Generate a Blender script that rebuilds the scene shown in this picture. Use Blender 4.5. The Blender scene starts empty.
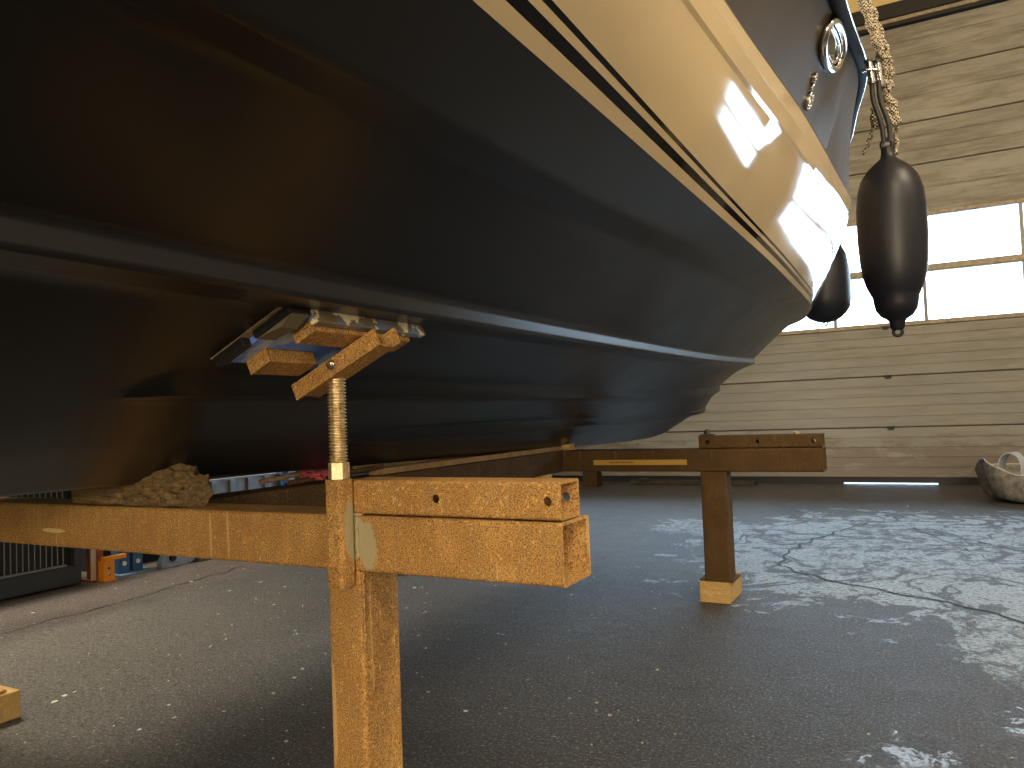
import bpy, bmesh, math, random
from mathutils import Vector, Matrix, noise
random.seed(7)
C = bpy.context.scene
COL = C.collection

# ------------------------------------------------------------------ camera
yaw = math.radians(28.5); pit = math.radians(2.35); rol = math.radians(2.12)
Fh = Vector((-math.sin(yaw), math.cos(yaw), 0)); Rt = Vector((math.cos(yaw), math.sin(yaw), 0)); Zu = Vector((0, 0, 1))
f = Fh*math.cos(pit) + Zu*math.sin(pit)
u0 = Rt.cross(f)
rv = Rt*math.cos(rol) - u0*math.sin(rol)
uv = u0*math.cos(rol) + Rt*math.sin(rol)
cd = bpy.data.cameras.new('camera'); cam = bpy.data.objects.new('camera', cd); COL.objects.link(cam)
cam.matrix_world = Matrix(((rv.x, uv.x, -f.x, .010), (rv.y, uv.y, -f.y, 0), (rv.z, uv.z, -f.z, .9), (0, 0, 0, 1)))
cd.sensor_width = 36; cd.lens = 770/1024*36; cd.clip_start = .02; cd.clip_end = 200
C.camera = cam

# ------------------------------------------------------------------ world, lamps, exposure
W = bpy.data.worlds.new('sky'); C.world = W; W.use_nodes = True
bg = W.node_tree.nodes['Background']
bg.inputs[0].default_value = (.58, .78, 1.0, 1); bg.inputs[1].default_value = 13.0
C.view_settings.view_transform = 'Standard'; C.view_settings.look = 'None'
C.view_settings.exposure = 0; C.view_settings.gamma = 1; C.view_settings.use_curve_mapping = False

def area(name, loc, tgt, sx, sy, power, col, portal=False):
    d = bpy.data.lights.new(name, 'AREA'); d.shape = 'RECTANGLE'; d.size = sx; d.size_y = sy; d.energy = power; d.color = col
    o = bpy.data.objects.new(name, d); COL.objects.link(o); o.location = loc
    o.rotation_euler = (Vector(tgt)-Vector(loc)).to_track_quat('-Z', 'Y').to_euler()
    if portal: d.cycles.is_portal = True
    return o
WARM = (1.0, .81, .56)
area('window_portal', (-.9, 9.30, 2.315), (-.9, 0, 2.315), 8.2, 1.1, 1, (1, 1, 1), True)
area('lamp_behind_camera', (2.0, -4.3, 1.75), (-.9, 2.0, .9), 2.6, 1.8, 300, WARM)
area('lamp_roof_right', (3.4, 2.0, 5.5), (1.2, 5.0, 0), 2.2, .8, 240, (1.0, .84, .62))
area('lamp_roof_left', (-5.3, 1.9, 4.3), (-2.9, 1.1, 0), 2.0, .9, 420, (1.0, .86, .66))
area('lamp_roof_back', (2.6, -2.5, 5.5), (1.0, 0, 0), 2.0, .8, 260, (1.0, .82, .60))

# ------------------------------------------------------------------ material helpers
def srgb(r, g, b):
    return tuple((c/255/12.92 if c/255 <= .04045 else ((c/255+.055)/1.055)**2.4) for c in (r, g, b)) + (1,)
class M:
    def __init__(s, name, base=(.5, .5, .5, 1), rough=.5, metal=0, spec=.5):
        s.m = bpy.data.materials.new(name); s.m.use_nodes = True
        s.nt = s.m.node_tree; s.b = s.nt.nodes['Principled BSDF']
        s.b.inputs['Base Color'].default_value = base; s.b.inputs['Roughness'].default_value = rough
        s.b.inputs['Metallic'].default_value = metal; s.b.inputs['Specular IOR Level'].default_value = spec
        s._co = None
    def n(s, t, **kw):
        x = s.nt.nodes.new(t)
        for k, v in kw.items(): setattr(x, k, v)
        return x
    def l(s, a, b): s.nt.links.new(a, b)
    def co(s, scale=(1, 1, 1), loc=(0, 0, 0)):
        if s._co is None:
            s._co = s.n('ShaderNodeNewGeometry').outputs['Position'] if s.world else s.n('ShaderNodeTexCoord').outputs['Object']
        mp = s.n('ShaderNodeMapping'); mp.inputs['Scale'].default_value = scale; mp.inputs['Location'].default_value = loc
        s.l(s._co, mp.inputs['Vector']); return mp.outputs[0]
    world = False
    def noise(s, scale, detail=4, rough=.55, sc=(1, 1, 1), dist=0, loc=(0, 0, 0)):
        x = s.n('ShaderNodeTexNoise'); x.inputs['Scale'].default_value = scale; x.inputs['Detail'].default_value = detail
        x.inputs['Roughness'].default_value = rough; x.inputs['Distortion'].default_value = dist
        s.l(s.co(sc, loc), x.inputs['Vector']); return x.outputs['Fac']
    def vor(s, scale, feature='F1', sc=(1, 1, 1), out='Distance'):
        x = s.n('ShaderNodeTexVoronoi'); x.feature = feature; x.inputs['Scale'].default_value = scale
        s.l(s.co(sc), x.inputs['Vector']); return x.outputs[out]
    def ramp(s, fac, stops, const=False):
        r = s.n('ShaderNodeValToRGB'); e = r.color_ramp.elements
        while len(e) < len(stops): e.new(.5)
        for i, (p, c) in enumerate(stops):
            e[i].position = p; e[i].color = c if isinstance(c, tuple) else (c, c, c, 1)
        if const: r.color_ramp.interpolation = 'CONSTANT'
        s.l(fac, r.inputs[0]); return r.outputs[0]
    def mix(s, fac, a, b, mode='MIX'):
        x = s.n('ShaderNodeMix'); x.data_type = 'RGBA'; x.blend_type = mode
        for i, v in ((0, fac), (6, a), (7, b)):
            if isinstance(v, (int, float)): x.inputs[i].default_value = v if i == 0 else (v, v, v, 1)
            elif isinstance(v, tuple): x.inputs[i].default_value = v
            else: s.l(v, x.inputs[i])
        return x.outputs[2]
    def math(s, op, a, b=None, clamp=False):
        x = s.n('ShaderNodeMath'); x.operation = op; x.use_clamp = clamp
        for i, v in ((0, a), (1, b)):
            if v is None: continue
            if isinstance(v, (int, float)): x.inputs[i].default_value = v
            else: s.l(v, x.inputs[i])
        return x.outputs[0]
    def ell(s, c, r, nz=None, amp=.5):
        """1 inside an ellipsoid at c with radii r (soft, ragged edge)"""
        v = s.n('ShaderNodeMapping'); v.vector_type = 'POINT'
        sc = tuple(1/k for k in r); v.inputs['Scale'].default_value = sc
        v.inputs['Location'].default_value = tuple(-a*b for a, b in zip(c, sc))
        s.l(s.co(), v.inputs['Vector'])
        ln = s.n('ShaderNodeVectorMath'); ln.operation = 'LENGTH'; s.l(v.outputs[0], ln.inputs[0])
        d = ln.outputs['Value']
        if nz is not None: d = s.math('ADD', d, s.math('MULTIPLY', s.math('SUBTRACT', nz, .5), amp*2))
        return d
    def color(s, c): s.l(c, s.b.inputs['Base Color']) if not isinstance(c, tuple) else None; return s
    def roughness(s, c): s.l(c, s.b.inputs['Roughness']); return s
    def bump(s, h, strength=.3, dist=.01):
        x = s.n('ShaderNodeBump'); x.inputs['Strength'].default_value = strength; x.inputs['Distance'].default_value = dist
        s.l(h, x.inputs['Height']); s.l(x.outputs[0], s.b.inputs['Normal']); return s

def rust(name, bright=1.0, patches=(), vertical=True):
    m = M(name, rough=.75, spec=.25); m.world = True
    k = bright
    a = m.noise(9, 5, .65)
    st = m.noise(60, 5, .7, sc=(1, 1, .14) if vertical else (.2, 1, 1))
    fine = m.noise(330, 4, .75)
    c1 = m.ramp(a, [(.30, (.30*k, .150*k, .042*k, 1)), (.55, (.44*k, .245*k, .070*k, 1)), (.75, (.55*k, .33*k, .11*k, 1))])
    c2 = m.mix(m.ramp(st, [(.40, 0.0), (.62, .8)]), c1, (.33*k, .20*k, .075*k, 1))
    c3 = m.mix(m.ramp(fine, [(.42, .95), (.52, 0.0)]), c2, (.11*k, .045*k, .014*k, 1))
    c3 = m.mix(m.ramp(m.noise(120, 4, .75), [(.57, 0.0), (.68, .7)]), c3, (.75*k, .46*k, .16*k, 1))
    # pale dried drips
    dr = m.noise(34, 2, .5, sc=(1.6, 1.6, .10))
    c3 = m.mix(m.ramp(dr, [(.67, 0.0), (.70, .35)]), c3, (.62*k, .45*k, .22*k, 1))
    for (c, r, colr) in patches:
        d = m.ell(c, r, m.noise(45, 4, .6), .45)
        c3 = m.mix(m.ramp(d, [(.80, .85), (1.0, 0.0)]), c3, colr)
    m.color(c3); m.bump(m.math('ADD', fine, a), .35, .002)
    return m.m

def simple(name, col, rough=.5, metal=0, spec=.5, nscale=None, ncol=None, bump=0, world=False):
    m = M(name, col, rough, metal, spec); m.world = world
    if nscale:
        nz = m.noise(nscale, 5, .6)
        m.color(m.mix(m.ramp(nz, [(.35, 0.0), (.65, 1.0)]), col, ncol or tuple(c*.6 for c in col[:3])+(1,)))
        if bump: m.bump(nz, bump, .004)
    return m.m

PRIMER = (.36, .33, .20, 1)
mat = {}
mat['rust'] = rust('rusty_steel', 1.15, [((-.978, 1.2, .655), (.024, .03, .052), PRIMER), ((-1.000, 1.185, .685), (.02, .022, .068), PRIMER),
                                  ((-2.02, 1.2, .645), (.055, .03, .0065), (.62, .5, .22, 1)), ((-1.045, 1.2, .575), (.02, .03, .012), PRIMER)])
mat['rust_far_dim'] = rust('rusty_steel_dimmed', .24)  # same rust darkened: lamp falloff towards the far stand put into the colour
mat['rust_pad'] = rust('rusty_bracket_steel', 1.2, vertical=False)
mat['zinc'] = simple('zinc_plated_steel', (.74, .62, .40, 1), .38, .6, .5, 60, (.42, .28, .10, 1))
mat['chrome'] = simple('stainless_steel', (.75, .75, .75, 1), .12, 1)
mat['black_rubber'] = simple('black_rubber', (.012, .012, .014, 1), .42)
mat['matt_rubber'] = simple('matt_black_rubber', (.015, .015, .016, 1), .8, 0, .15)
mat['fender'] = simple('black_fender_vinyl', (.008, .009, .015, 1), .42, 0, .4)
mat['rope_black'] = simple('black_rope', (.02, .02, .022, 1), .55)
mat['dark_steel'] = simple('dark_painted_steel', (.035, .038, .042, 1), .5)
mat['white'] = simple('white_plastic', (.8, .8, .8, 1), .5)

def hull_mat(name, col, rough, spec=.5, coat=0, nzr=.06):
    m = M(name, col, rough, 0, spec)
    nz = m.noise(4, 2, .5); n2 = m.noise(60, 3, .6)
    r = m.ramp(nz, [(.3, rough-nzr), (.7, rough+nzr)]); m.roughness(r)
    m.bump(m.math('ADD', m.math('MULTIPLY', n2, .3), m.math('MULTIPLY', nz, 2.0)), .03 if coat else .010, .003)
    if coat: m.b.inputs['Coat Weight'].default_value = coat; m.b.inputs['Coat Roughness'].default_value = .04
    return m.m
mat['antifoul'] = hull_mat('black_antifouling_paint', (.008, .0080, .0085, 1), .32, .55, 0, .03)
mat['cream'] = hull_mat('cream_gelcoat', (.68, .54, .34, 1), .07, .30, 0, .02)
mat['stripe'] = hull_mat('black_vinyl_stripe', (.008, .008, .009, 1), .07, .30, 0, .02)
mat['darkhull'] = hull_mat('dark_grey_gelcoat', (.085, .066, .044, 1), .5, .15, 0, .03)

# rope with black flecks
m = M('flecked_beige_rope', rough=.8); ck = m.n('ShaderNodeTexChecker'); ck.inputs['Scale'].default_value = 150
m.l(m.co(), ck.inputs['Vector']); ck.inputs['Color1'].default_value = (.55, .47, .33, 1); ck.inputs['Color2'].default_value = (.012, .010, .008, 1)
m.color(ck.outputs[0]); mat['rope'] = m.m

def wood_mat(name, a, b, sc=(1, 8, 8), scale=8, bump=.4):
    m = M(name, rough=.8, spec=.2)
    nz = m.noise(scale, 6, .65, sc=sc, dist=1.2); fine = m.noise(scale*9, 4, .7, sc=sc)
    c = m.mix(m.ramp(nz, [(.35, 0.0), (.62, 1.0)]), a, b)
    c = m.mix(m.ramp(fine, [(.40, .5), (.55, 0.0)]), c, tuple(x*.35 for x in a[:3])+(1,))
    m.color(c); m.bump(m.math('ADD', nz, fine), bump, .006); return m.m
mat['lumber'] = wood_mat('pale_sawn_lumber', (.62, .42, .17, 1), (.48, .30, .11, 1))
mat['oldwood'] = wood_mat('weathered_split_wood', (.46, .32, .15, 1), (.17, .105, .045, 1), (1, 6, 8), 14, 1.0)
mat['ply'] = wood_mat('plywood', (.42, .30, .16, 1), (.30, .20, .10, 1))

# blue worn paint
m = M('worn_blue_paint', rough=.55); nz = m.noise(16, 5, .65)
m.color(m.mix(m.ramp(nz, [(.50, 0.0), (.60, 1.0)]), (.14, .28, .85, 1), (.45, .52, .66, 1))); m.bump(nz, .3, .002); mat['blue_pad'] = m.m
m = M('scuffed_steel_edge', rough=.45, metal=0); nz = m.noise(28, 4, .6); n3 = m.noise(12, 3, .5)
c = m.mix(m.ramp(n3, [(.45, 0.0), (.6, 1.0)]), (.20, .16, .11, 1), (.18, .24, .40, 1))
m.color(m.mix(m.ramp(nz, [(.54, 0.0), (.57, 1.0)]), c, (.90, .80, .52, 1))); mat['scuffed'] = m.m

# ------------------------------------------------------------------ mesh helpers
def link(name, me, m, parent=None):
    o = bpy.data.objects.new(name, me); COL.objects.link(o)
    if m is not None:
        for x in (m if isinstance(m, (list, tuple)) else [m]): me.materials.append(x)
    if parent:
        o.parent = parent; o.matrix_parent_inverse = Matrix.Identity(4)
        o.location = -parent.location if parent.parent is None and parent.type == 'EMPTY' else (0, 0, 0)
    return o
class MB:
    def __init__(s): s.bm = bmesh.new()
    def box(s, x0, x1, y0, y1, z0, z1, bev=0, mt=None):
        r = bmesh.ops.create_cube(s.bm, size=1)
        vs = r['verts']
        M4 = Matrix.Translation(((x0+x1)/2, (y0+y1)/2, (z0+z1)/2)) @ Matrix.Diagonal((x1-x0, y1-y0, z1-z0, 1))
        if mt is not None: M4 = mt @ M4
        bmesh.ops.transform(s.bm, matrix=M4, verts=vs)
        if bev:
            es = list({e for v in vs for e in v.link_edges})
            bmesh.ops.bevel(s.bm, geom=es, offset=bev, segments=2, affect='EDGES', profile=.5)
        return s
    def cyl(s, p0, p1, r0, r1=None, seg=20, caps=True):
        p0, p1 = Vector(p0), Vector(p1); r1 = r0 if r1 is None else r1
        d = p1-p0
        r = bmesh.ops.create_cone(s.bm, cap_ends=caps, segments=seg, radius1=r0, radius2=r1, depth=d.length)
        bmesh.ops.transform(s.bm, matrix=Matrix.Translation((p0+p1)/2) @ d.to_track_quat('Z', 'Y').to_matrix().to_4x4(), verts=r['verts'])
        return s
    def tube(s, pts, rad, seg=10, closed=False):
        pts = [Vector(p) for p in pts]; rings = []
        n = len(pts); up = Vector((.13, .27, .95)).normalized()
        for i, p in enumerate(pts):
            a = pts[(i-1) % n] if (closed or i > 0) else p; b = pts[(i+1) % n] if (closed or i < n-1) else p
            t = (b-a).normalized(); sx = t.cross(up).normalized(); sy = t.cross(sx)
            rr = rad[i] if isinstance(rad, (list, tuple)) else rad
            rings.append([s.bm.verts.new(p + (sx*math.cos(q)+sy*math.sin(q))*rr) for q in [2*math.pi*k/seg for k in range(seg)]])
        for i in range(n if closed else n-1):
            A, B = rings[i], rings[(i+1) % n]
            for k in range(seg): s.bm.faces.new((A[k], A[(k+1) % seg], B[(k+1) % seg], B[k]))
        if not closed: s.bm.faces.new(rings[0][::-1]); s.bm.faces.new(rings[-1])
        return s
    def lathe(s, prof, seg=32, at=(0, 0, 0), mt=None):
        rings = []; at = Vector(at)
        for r, z in prof:
            rings.append([s.bm.verts.new(at+Vector((max(r, .0004)*math.cos(2*math.pi*k/seg), max(r, .0004)*math.sin(2*math.pi*k/seg), z))) for k in range(seg)])
        for A, B in zip(rings, rings[1:]):
            for k in range(seg): s.bm.faces.new((A[k], A[(k+1) % seg], B[(k+1) % seg], B[k]))
        s.bm.faces.new(rings[0][::-1]); s.bm.faces.new(rings[-1])
        if mt is not None: bmesh.ops.transform(s.bm, matrix=mt, verts=[v for r in rings for v in r])
        return s
    def prism(s, pts, vec):
        a = [s.bm.verts.new(Vector(p)) for p in pts]; b = [s.bm.verts.new(Vector(p)+Vector(vec)) for p in pts]
        s.bm.faces.new(a); s.bm.faces.new(b[::-1]); n = len(pts)
        for k in range(n): s.bm.faces.new((a[k], b[k], b[(k+1) % n], a[(k+1) % n]))
        return s
    def build(s, name, m, parent=None, smooth=None):
        bmesh.ops.recalc_face_normals(s.bm, faces=s.bm.faces)
        me = bpy.data.meshes.new(name); s.bm.to_mesh(me); s.bm.free()
        if smooth is not None:
            for p in me.polygons: p.use_smooth = True
            me.set_sharp_from_angle(angle=math.radians(smooth))
        return link(name, me, m, parent)
def hollow(axis, a0, a1, c0, c1, d0, d1, th, rad=.008, rows=1):
    """hollow rectangular tube along axis x or y or z"""
    def ring(o, r):
        pts = []
        x0, x1, y0, y1 = c0+o, c1-o, d0+o, d1-o
        for (cx, cy, a) in ((x1-r, y1-r, 0), (x0+r, y1-r, 90), (x0+r, y0+r, 180), (x1-r, y0+r, 270)):
            for k in range(4):
                q = math.radians(a+k*30); pts.append((cx+r*math.cos(q), cy+r*math.sin(q)))
        return pts
    mb = MB(); bm = mb.bm
    def P(a, p):
        return {'x': (a, p[0], p[1]), 'y': (p[0], a, p[1]), 'z': (p[0], p[1], a)}[axis]
    out, inn = ring(0, rad), ring(th, max(rad-th, .002)); n = len(out)
    O = [[bm.verts.new(P(a, p)) for p in out] for a in (a0, a1)]; I = [[bm.verts.new(P(a, p)) for p in inn] for a in (a0, a1)]
    for k in range(n):
        j = (k+1) % n
        bm.faces.new((O[0][k], O[0][j], O[1][j], O[1][k])); bm.faces.new((I[0][j], I[0][k], I[1][k], I[1][j]))
        bm.faces.new((O[0][j], O[0][k], I[0][k], I[0][j])); bm.faces.new((O[1][k], O[1][j], I[1][j], I[1][k]))
    return mb
def cut(o, cyls):
    mb = MB()
    for p0, p1, r in cyls: mb.cyl(p0, p1, r, seg=20)
    c = mb.build('cutter', None); md = o.modifiers.new('b', 'BOOLEAN'); md.object = c; md.solver = 'EXACT'
    c.location = o.location if o.parent else (0, 0, 0)
    if o.parent: c.location = (0, 0, 0)
    bpy.context.view_layer.update()
    me = bpy.data.meshes.new_from_object(o.evaluated_get(bpy.context.evaluated_depsgraph_get()))
    o.modifiers.clear(); o.data = me
    cm = c.data; bpy.data.objects.remove(c); bpy.data.meshes.remove(cm)
def thing(name, label, cat, loc=(0, 0, 0), group=None):
    o = bpy.data.objects.new(name, None); COL.objects.link(o); o.location = loc; o.empty_display_size = .1
    return tag(o, label, cat, group)
def tag(o, label, cat, group=None, kind=None):
    o['label'] = label; o['category'] = cat
    if group: o['group'] = group
    if kind: o['kind'] = kind
    return o
def struct(o, label=None):
    o['kind'] = 'structure'
    if label: o['label'] = label
    return o

# ------------------------------------------------------------------ floor
m = M('stained_wet_asphalt', rough=.6, spec=.5); m.world = True
big = m.noise(1.1, 5, .6); mid = m.noise(7, 6, .7); fine = m.noise(75, 6, .85); speck = m.noise(110, 4, .7)
base = m.mix(m.ramp(mid, [(.32, 0.0), (.68, 1.0)]), (.038, .038, .040, 1), (.075, .072, .068, 1))
left = m.ell((-4.2, .2, 0), (3.1, 3.3, 9), big, .35)
base = m.mix(m.ramp(left, [(.45, .85), (1.0, 0.0)]), base, (.20, .188, .145, 1))  # warm lamp light on the left floor, painted into the base colour
# reddish brown strip along the left wall
strip = m.ell((-4.7, 2, 0), (1.25, 60, 9), m.noise(2.2, 4, .6), .30)
base = m.mix(m.ramp(strip, [(.78, .85), (.86, 0.0)]), base, (.11, .08, .065, 1))
sm = m.ell((-3.75, 1.9, 0), (.22, 1.3, 9), mid, .8)
base = m.mix(m.ramp(sm, [(.4, .8), (1.0, 0.0)]), base, (.045, .032, .026, 1))
# brown stain at the right front
st = m.ell((.45, 2.0, 0), (.75, 1.5, 9), mid, .4)
base = m.mix(m.ramp(st, [(.5, .6), (1.1, 0.0)]), base, (.085, .060, .040, 1))
base = m.mix(m.ramp(fine, [(.40, .92), (.52, 0.0)]), base, (.012, .012, .012, 1))
base = m.mix(m.ramp(m.noise(38, 5, .85), [(.40, .95), (.50, 0.0)]), base, (.020, .020, .020, 1))
base = m.mix(m.ramp(speck, [(.54, 0.0), (.62, .75)]), base, (.30, .295, .28, 1))
grit = m.math('MULTIPLY', m.ramp(m.noise(46, 3, .6, loc=(7, 3, 0)), [(.66, 0.0), (.70, 1.0)]), m.ramp(big, [(.45, 0.0), (.6, 1.0)]))
base = m.mix(grit, base, (.45, .44, .42, 1))
# pale bluish patches with dark damp channels, and two wet spots nearer the camera
wn = m.noise(3.6, 8, .74, dist=.5)
d1 = m.ell((-.02, 5.35, 0), (1.50, 1.85, 9), wn, 1.15)
body = m.ramp(d1, [(.84, 1.0), (.90, 0.0)])
rim = m.ramp(d1, [(.45, 0.0), (.62, 1.0)])
spl = m.noise(12, 9, .86, sc=(1, .7, 1), dist=.4)
cover = m.ramp(spl, [(.44, 0.0), (.52, 1.0)])
pale_patch = m.math('MULTIPLY', body, m.math('MAXIMUM', cover, m.math('MULTIPLY', rim, m.ramp(spl, [(.34, 0.0), (.42, 1.0)]))))
chan = m.ramp(m.math('ABSOLUTE', m.math('SUBTRACT', m.noise(1.5, 5, .6, dist=.8, loc=(2, 9, 0)), .5)), [(.012, 1.0), (.030, 0.0)])
pale_patch = m.math('MULTIPLY', pale_patch, m.math('SUBTRACT', 1.0, chan))
grain = m.ramp(m.noise(50, 5, .85), [(.42, .1), (.52, 1.0)])
c2_ = m.ramp(m.ell((.30, 3.45, 0), (.34, .62, 9), wn, 1.3), [(.75, 1.0), (.85, 0.0)])
c3_ = m.ramp(m.ell((-1.55, 5.9, 0), (.5, .6, 9), wn, 1.5), [(.65, .9), (.80, 0.0)])
pale_patch = m.math('MULTIPLY', m.math('MAXIMUM', pale_patch, m.math('MULTIPLY', m.math('MAXIMUM', c2_, c3_), cover)), grain)
w3 = m.math('MULTIPLY', m.ramp(m.ell((-.02, 2.12, 0), (.20, .26, 9), wn, 1.4), [(.7, 1.0), (.85, 0.0)]), cover)
w5 = m.math('MULTIPLY', m.ramp(m.ell((.20, 2.60, 0), (.14, .18, 9), wn, 1.4), [(.6, 1.0), (.8, 0.0)]), cover)
wet = m.math('MAXIMUM', w3, w5)
damp = m.math('MULTIPLY', m.ramp(d1, [(.80, .75), (.98, 0.0)]), m.math('SUBTRACT', 1.0, pale_patch))
base = m.mix(m.math('MULTIPLY', damp, .75), base, (.028, .022, .017, 1))
base = m.mix(pale_patch, base, (.42, .52, .62, 1))
base = m.mix(m.math('MULTIPLY', wet, .6), base, (.30, .34, .40, 1))  # pale window reflection painted into the colour of the wet spots
m.color(base)
rd = m.ramp(mid, [(.3, .42), (.7, .60)])
m.roughness(m.mix(wet, rd, .16))
bmp = m.math('ADD', m.math('MULTIPLY', fine, .8), m.math('MULTIPLY', mid, .6))
bmp = m.math('MULTIPLY', bmp, m.math('SUBTRACT', 1.0, m.math('MULTIPLY', wet, .85)))
m.bump(bmp, 1.0, .012); mat['floor'] = m.m
fl = struct(MB().box(-6.2, 4.5, -6, 9.6, -.12, 0).build('floor', mat['floor']))

# cracks in the asphalt: narrow dark open joints following polylines (world metres)
def fx(px, py):   # floor point seen at a pixel of the 1024x768 frame, used only to note down where the cracks lie
    hy = 434.5-.037*px; t = 693/(py-hy); u = (px-512)/770
    return ((-.477+.879*u)*t, (.879+.477*u)*t)
crack_m = simple('crack_filler', (.006, .006, .006, 1), .7)
def crack(pts, w):
    mb = MB(); P = []
    for i in range(len(pts)-1):
        a, b = Vector((*pts[i], 0)), Vector((*pts[i+1], 0)); n = max(2, int((b-a).length/.03))
        for k in range(n): P.append(a.lerp(b, k/n))
    P.append(Vector((*pts[-1], 0)))
    L, R = [], []
    for i, p in enumerate(P):
        t = (P[min(i+1, len(P)-1)]-P[max(i-1, 0)]).normalized(); nrm = Vector((-t.y, t.x, 0))
        off = noise.noise(p*7)*.05; ww = w*.55*(.35+.9*abs(noise.noise(p*11+Vector((3, 1, 0)))))
        c = p+nrm*off
        L.append(mb.bm.verts.new((c.x+nrm.x*ww, c.y+nrm.y*ww, .0025))); R.append(mb.bm.verts.new((c.x-nrm.x*ww, c.y-nrm.y*ww, .0025)))
    for i in range(len(P)-1): mb.bm.faces.new((L[i], L[i+1], R[i+1], R[i]))
    o = mb.build('crack', crack_m, fl); return o
CR = [([(820, 490), (850, 505), (882, 514), (872, 524), (905, 527), (985, 560)], .012),
      ([(740, 499), (765, 503), (792, 512)], .010), ([(862, 522), (832, 530), (790, 545), (770, 565), (820, 578), (880, 590)], .030),
      ([(880, 590), (935, 600), (985, 612), (1020, 625)], .028), ([(975, 500), (1000, 508), (1040, 512)], .014),
      ([(0, 632), (50, 618), (110, 603), (170, 585), (215, 573), (240, 565)], .013), ([(905, 527), (1000, 548), (1060, 560)], .020),
      ([(770, 510), (800, 512), (850, 514)], .010)]
for pts, w in CR: crack([fx(*p) for p in pts], w)

# pale flakes scattered on the floor (uncountable)
mb = MB()
for i in range(480):
    if i < 300: x, y = random.uniform(-4.2, .6), random.uniform(.7, 4.5)
    else: x, y = random.gauss(-2.2, .9), random.gauss(2.2, .9)
    r = random.choice((.0025, .003, .003, .004, .006, .008)) if i % 23 else .013
    n = random.randint(4, 6); a0 = random.random()*6
    vs = [mb.bm.verts.new((x+r*random.uniform(.5, 1.2)*math.cos(a0+k*6.283/n), y+r*random.uniform(.5, 1.2)*math.sin(a0+k*6.283/n), .002+random.random()*.002)) for k in range(n)]
    bmf = mb.bm.faces.new(vs)
    r2 = bmesh.ops.extrude_face_region(mb.bm, geom=[bmf]); bmesh.ops.translate(mb.bm, vec=(0, 0, -.002), verts=[v for v in r2['geom'] if isinstance(v, bmesh.types.BMVert)])
tag(mb.build('paint_flake', simple('pale_paint_chips', (.50, .47, .40, 1), .7)), 'pale paint flakes and grit scattered over the dark asphalt', 'debris', kind='stuff')

# ------------------------------------------------------------------ room shell
YW = 9.35
m = M('grimy_cream_door_panel', rough=.55, spec=.3); m.world = True
nz = m.noise(1.3, 5, .6, sc=(1, 1, 2)); n2 = m.noise(7, 5, .7, sc=(.25, 1, 2)); grime = m.noise(3, 5, .7, sc=(.6, 1, 2.2))
c = m.mix(m.ramp(nz, [(.3, 0.0), (.7, 1.0)]), (.29, .268, .22, 1), (.37, .345, .29, 1))
c = m.mix(m.ramp(n2, [(.38, .75), (.56, 0.0)]), c, (.19, .165, .125, 1))
floor_bounce = m.ell((0, YW, -1), (20, 20, 3.4), grime, .2)
c = m.mix(m.ramp(floor_bounce, [(.6, .6), (1.0, 0.0)]), c, (.31, .32, .31, 1))  # bluish light off the floor painted onto the lower door sections
low = m.ell((0, YW, .2), (20, 20, .5), grime, 1.3)
c = m.mix(m.ramp(low, [(.30, .55), (.6, 0.0)]), c, (.16, .115, .08, 1))
sg = m.noise(9, 3, .6, sc=(.10, 1, 1.2)); c = m.mix(m.ramp(sg, [(.60, 0.0), (.70, .35)]), c, (.42, .38, .30, 1))
m.color(c); m.bump(m.math('ADD', n2, m.noise(80, 2, .5)), .15, .004); mat['door'] = m.m
mat['seam'] = simple('dark_seam', (.16, .14, .11, 1), .8)
mat['framecream'] = simple('cream_window_bar', (.46, .38, .25, 1), .5, 0, .4, 20)
# sectional door: parts = panels with real ribs
door = thing('door_1', None, 'door', (0, YW, 0)); del door['label']; del door['category']; door['kind'] = 'structure'
X0, X1 = -4.52, 2.73
def section(z0, z1, nrib):
    """one door section with shallow horizontal ribs and a dark open joint at its top"""
    mb = MB(); g = .006
    h = (z1-z0-2*g)/nrib
    prof = []
    for k in range(nrib):
        a = z0+g+k*h; prof += [(a, .0), (a+.006, -.006), (a+h-.006, -.006), (a+h-.0005, .0)]
    pts = [(X0, y+YW+.02, z) for z, y in prof] + [(X0, YW+.07, z1-g), (X0, YW+.07, z0+g)]
    mb.prism(pts, (X1-X0, 0, 0)); return mb.build('door_section', mat['door'], door)
for z0, z1, n in ((.07, .62, 5), (.62, 1.18, 5), (1.18, 1.72, 5), (2.92, 3.45, 2), (3.45, 3.92, 3), (3.92, 4.48, 2), (4.48, 5.0, 3)): section(z0, z1, n)
MB().box(X0, -.90, YW+.03, YW+.08, 0, .075).box(-.90, .03, YW+.03, YW+.08, .016, .075).box(.03, X1, YW+.03, YW+.08, 0, .075).build('bottom_seal', mat['black_rubber'], door)
MB().box(X0, X1, YW+.045, YW+.075, .07, 1.74).box(X0, X1, YW+.045, YW+.075, 2.9, 5.0).build('joint_backing', mat['seam'], door)
MB().box(-.20, -.19, YW+.011, YW+.03, .6, 1.71).build('joint_strip', mat['door'], door)
for z in (.62, 1.18, 1.72):
    mb = MB().box(-.42, -.36, YW+.0, YW+.02, z-.03, z+.012, .003).cyl((-.43, YW+.0, z), (-.35, YW+.0, z), .010, seg=10)
    mb.build('hinge', mat['dark_steel'], door)
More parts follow.
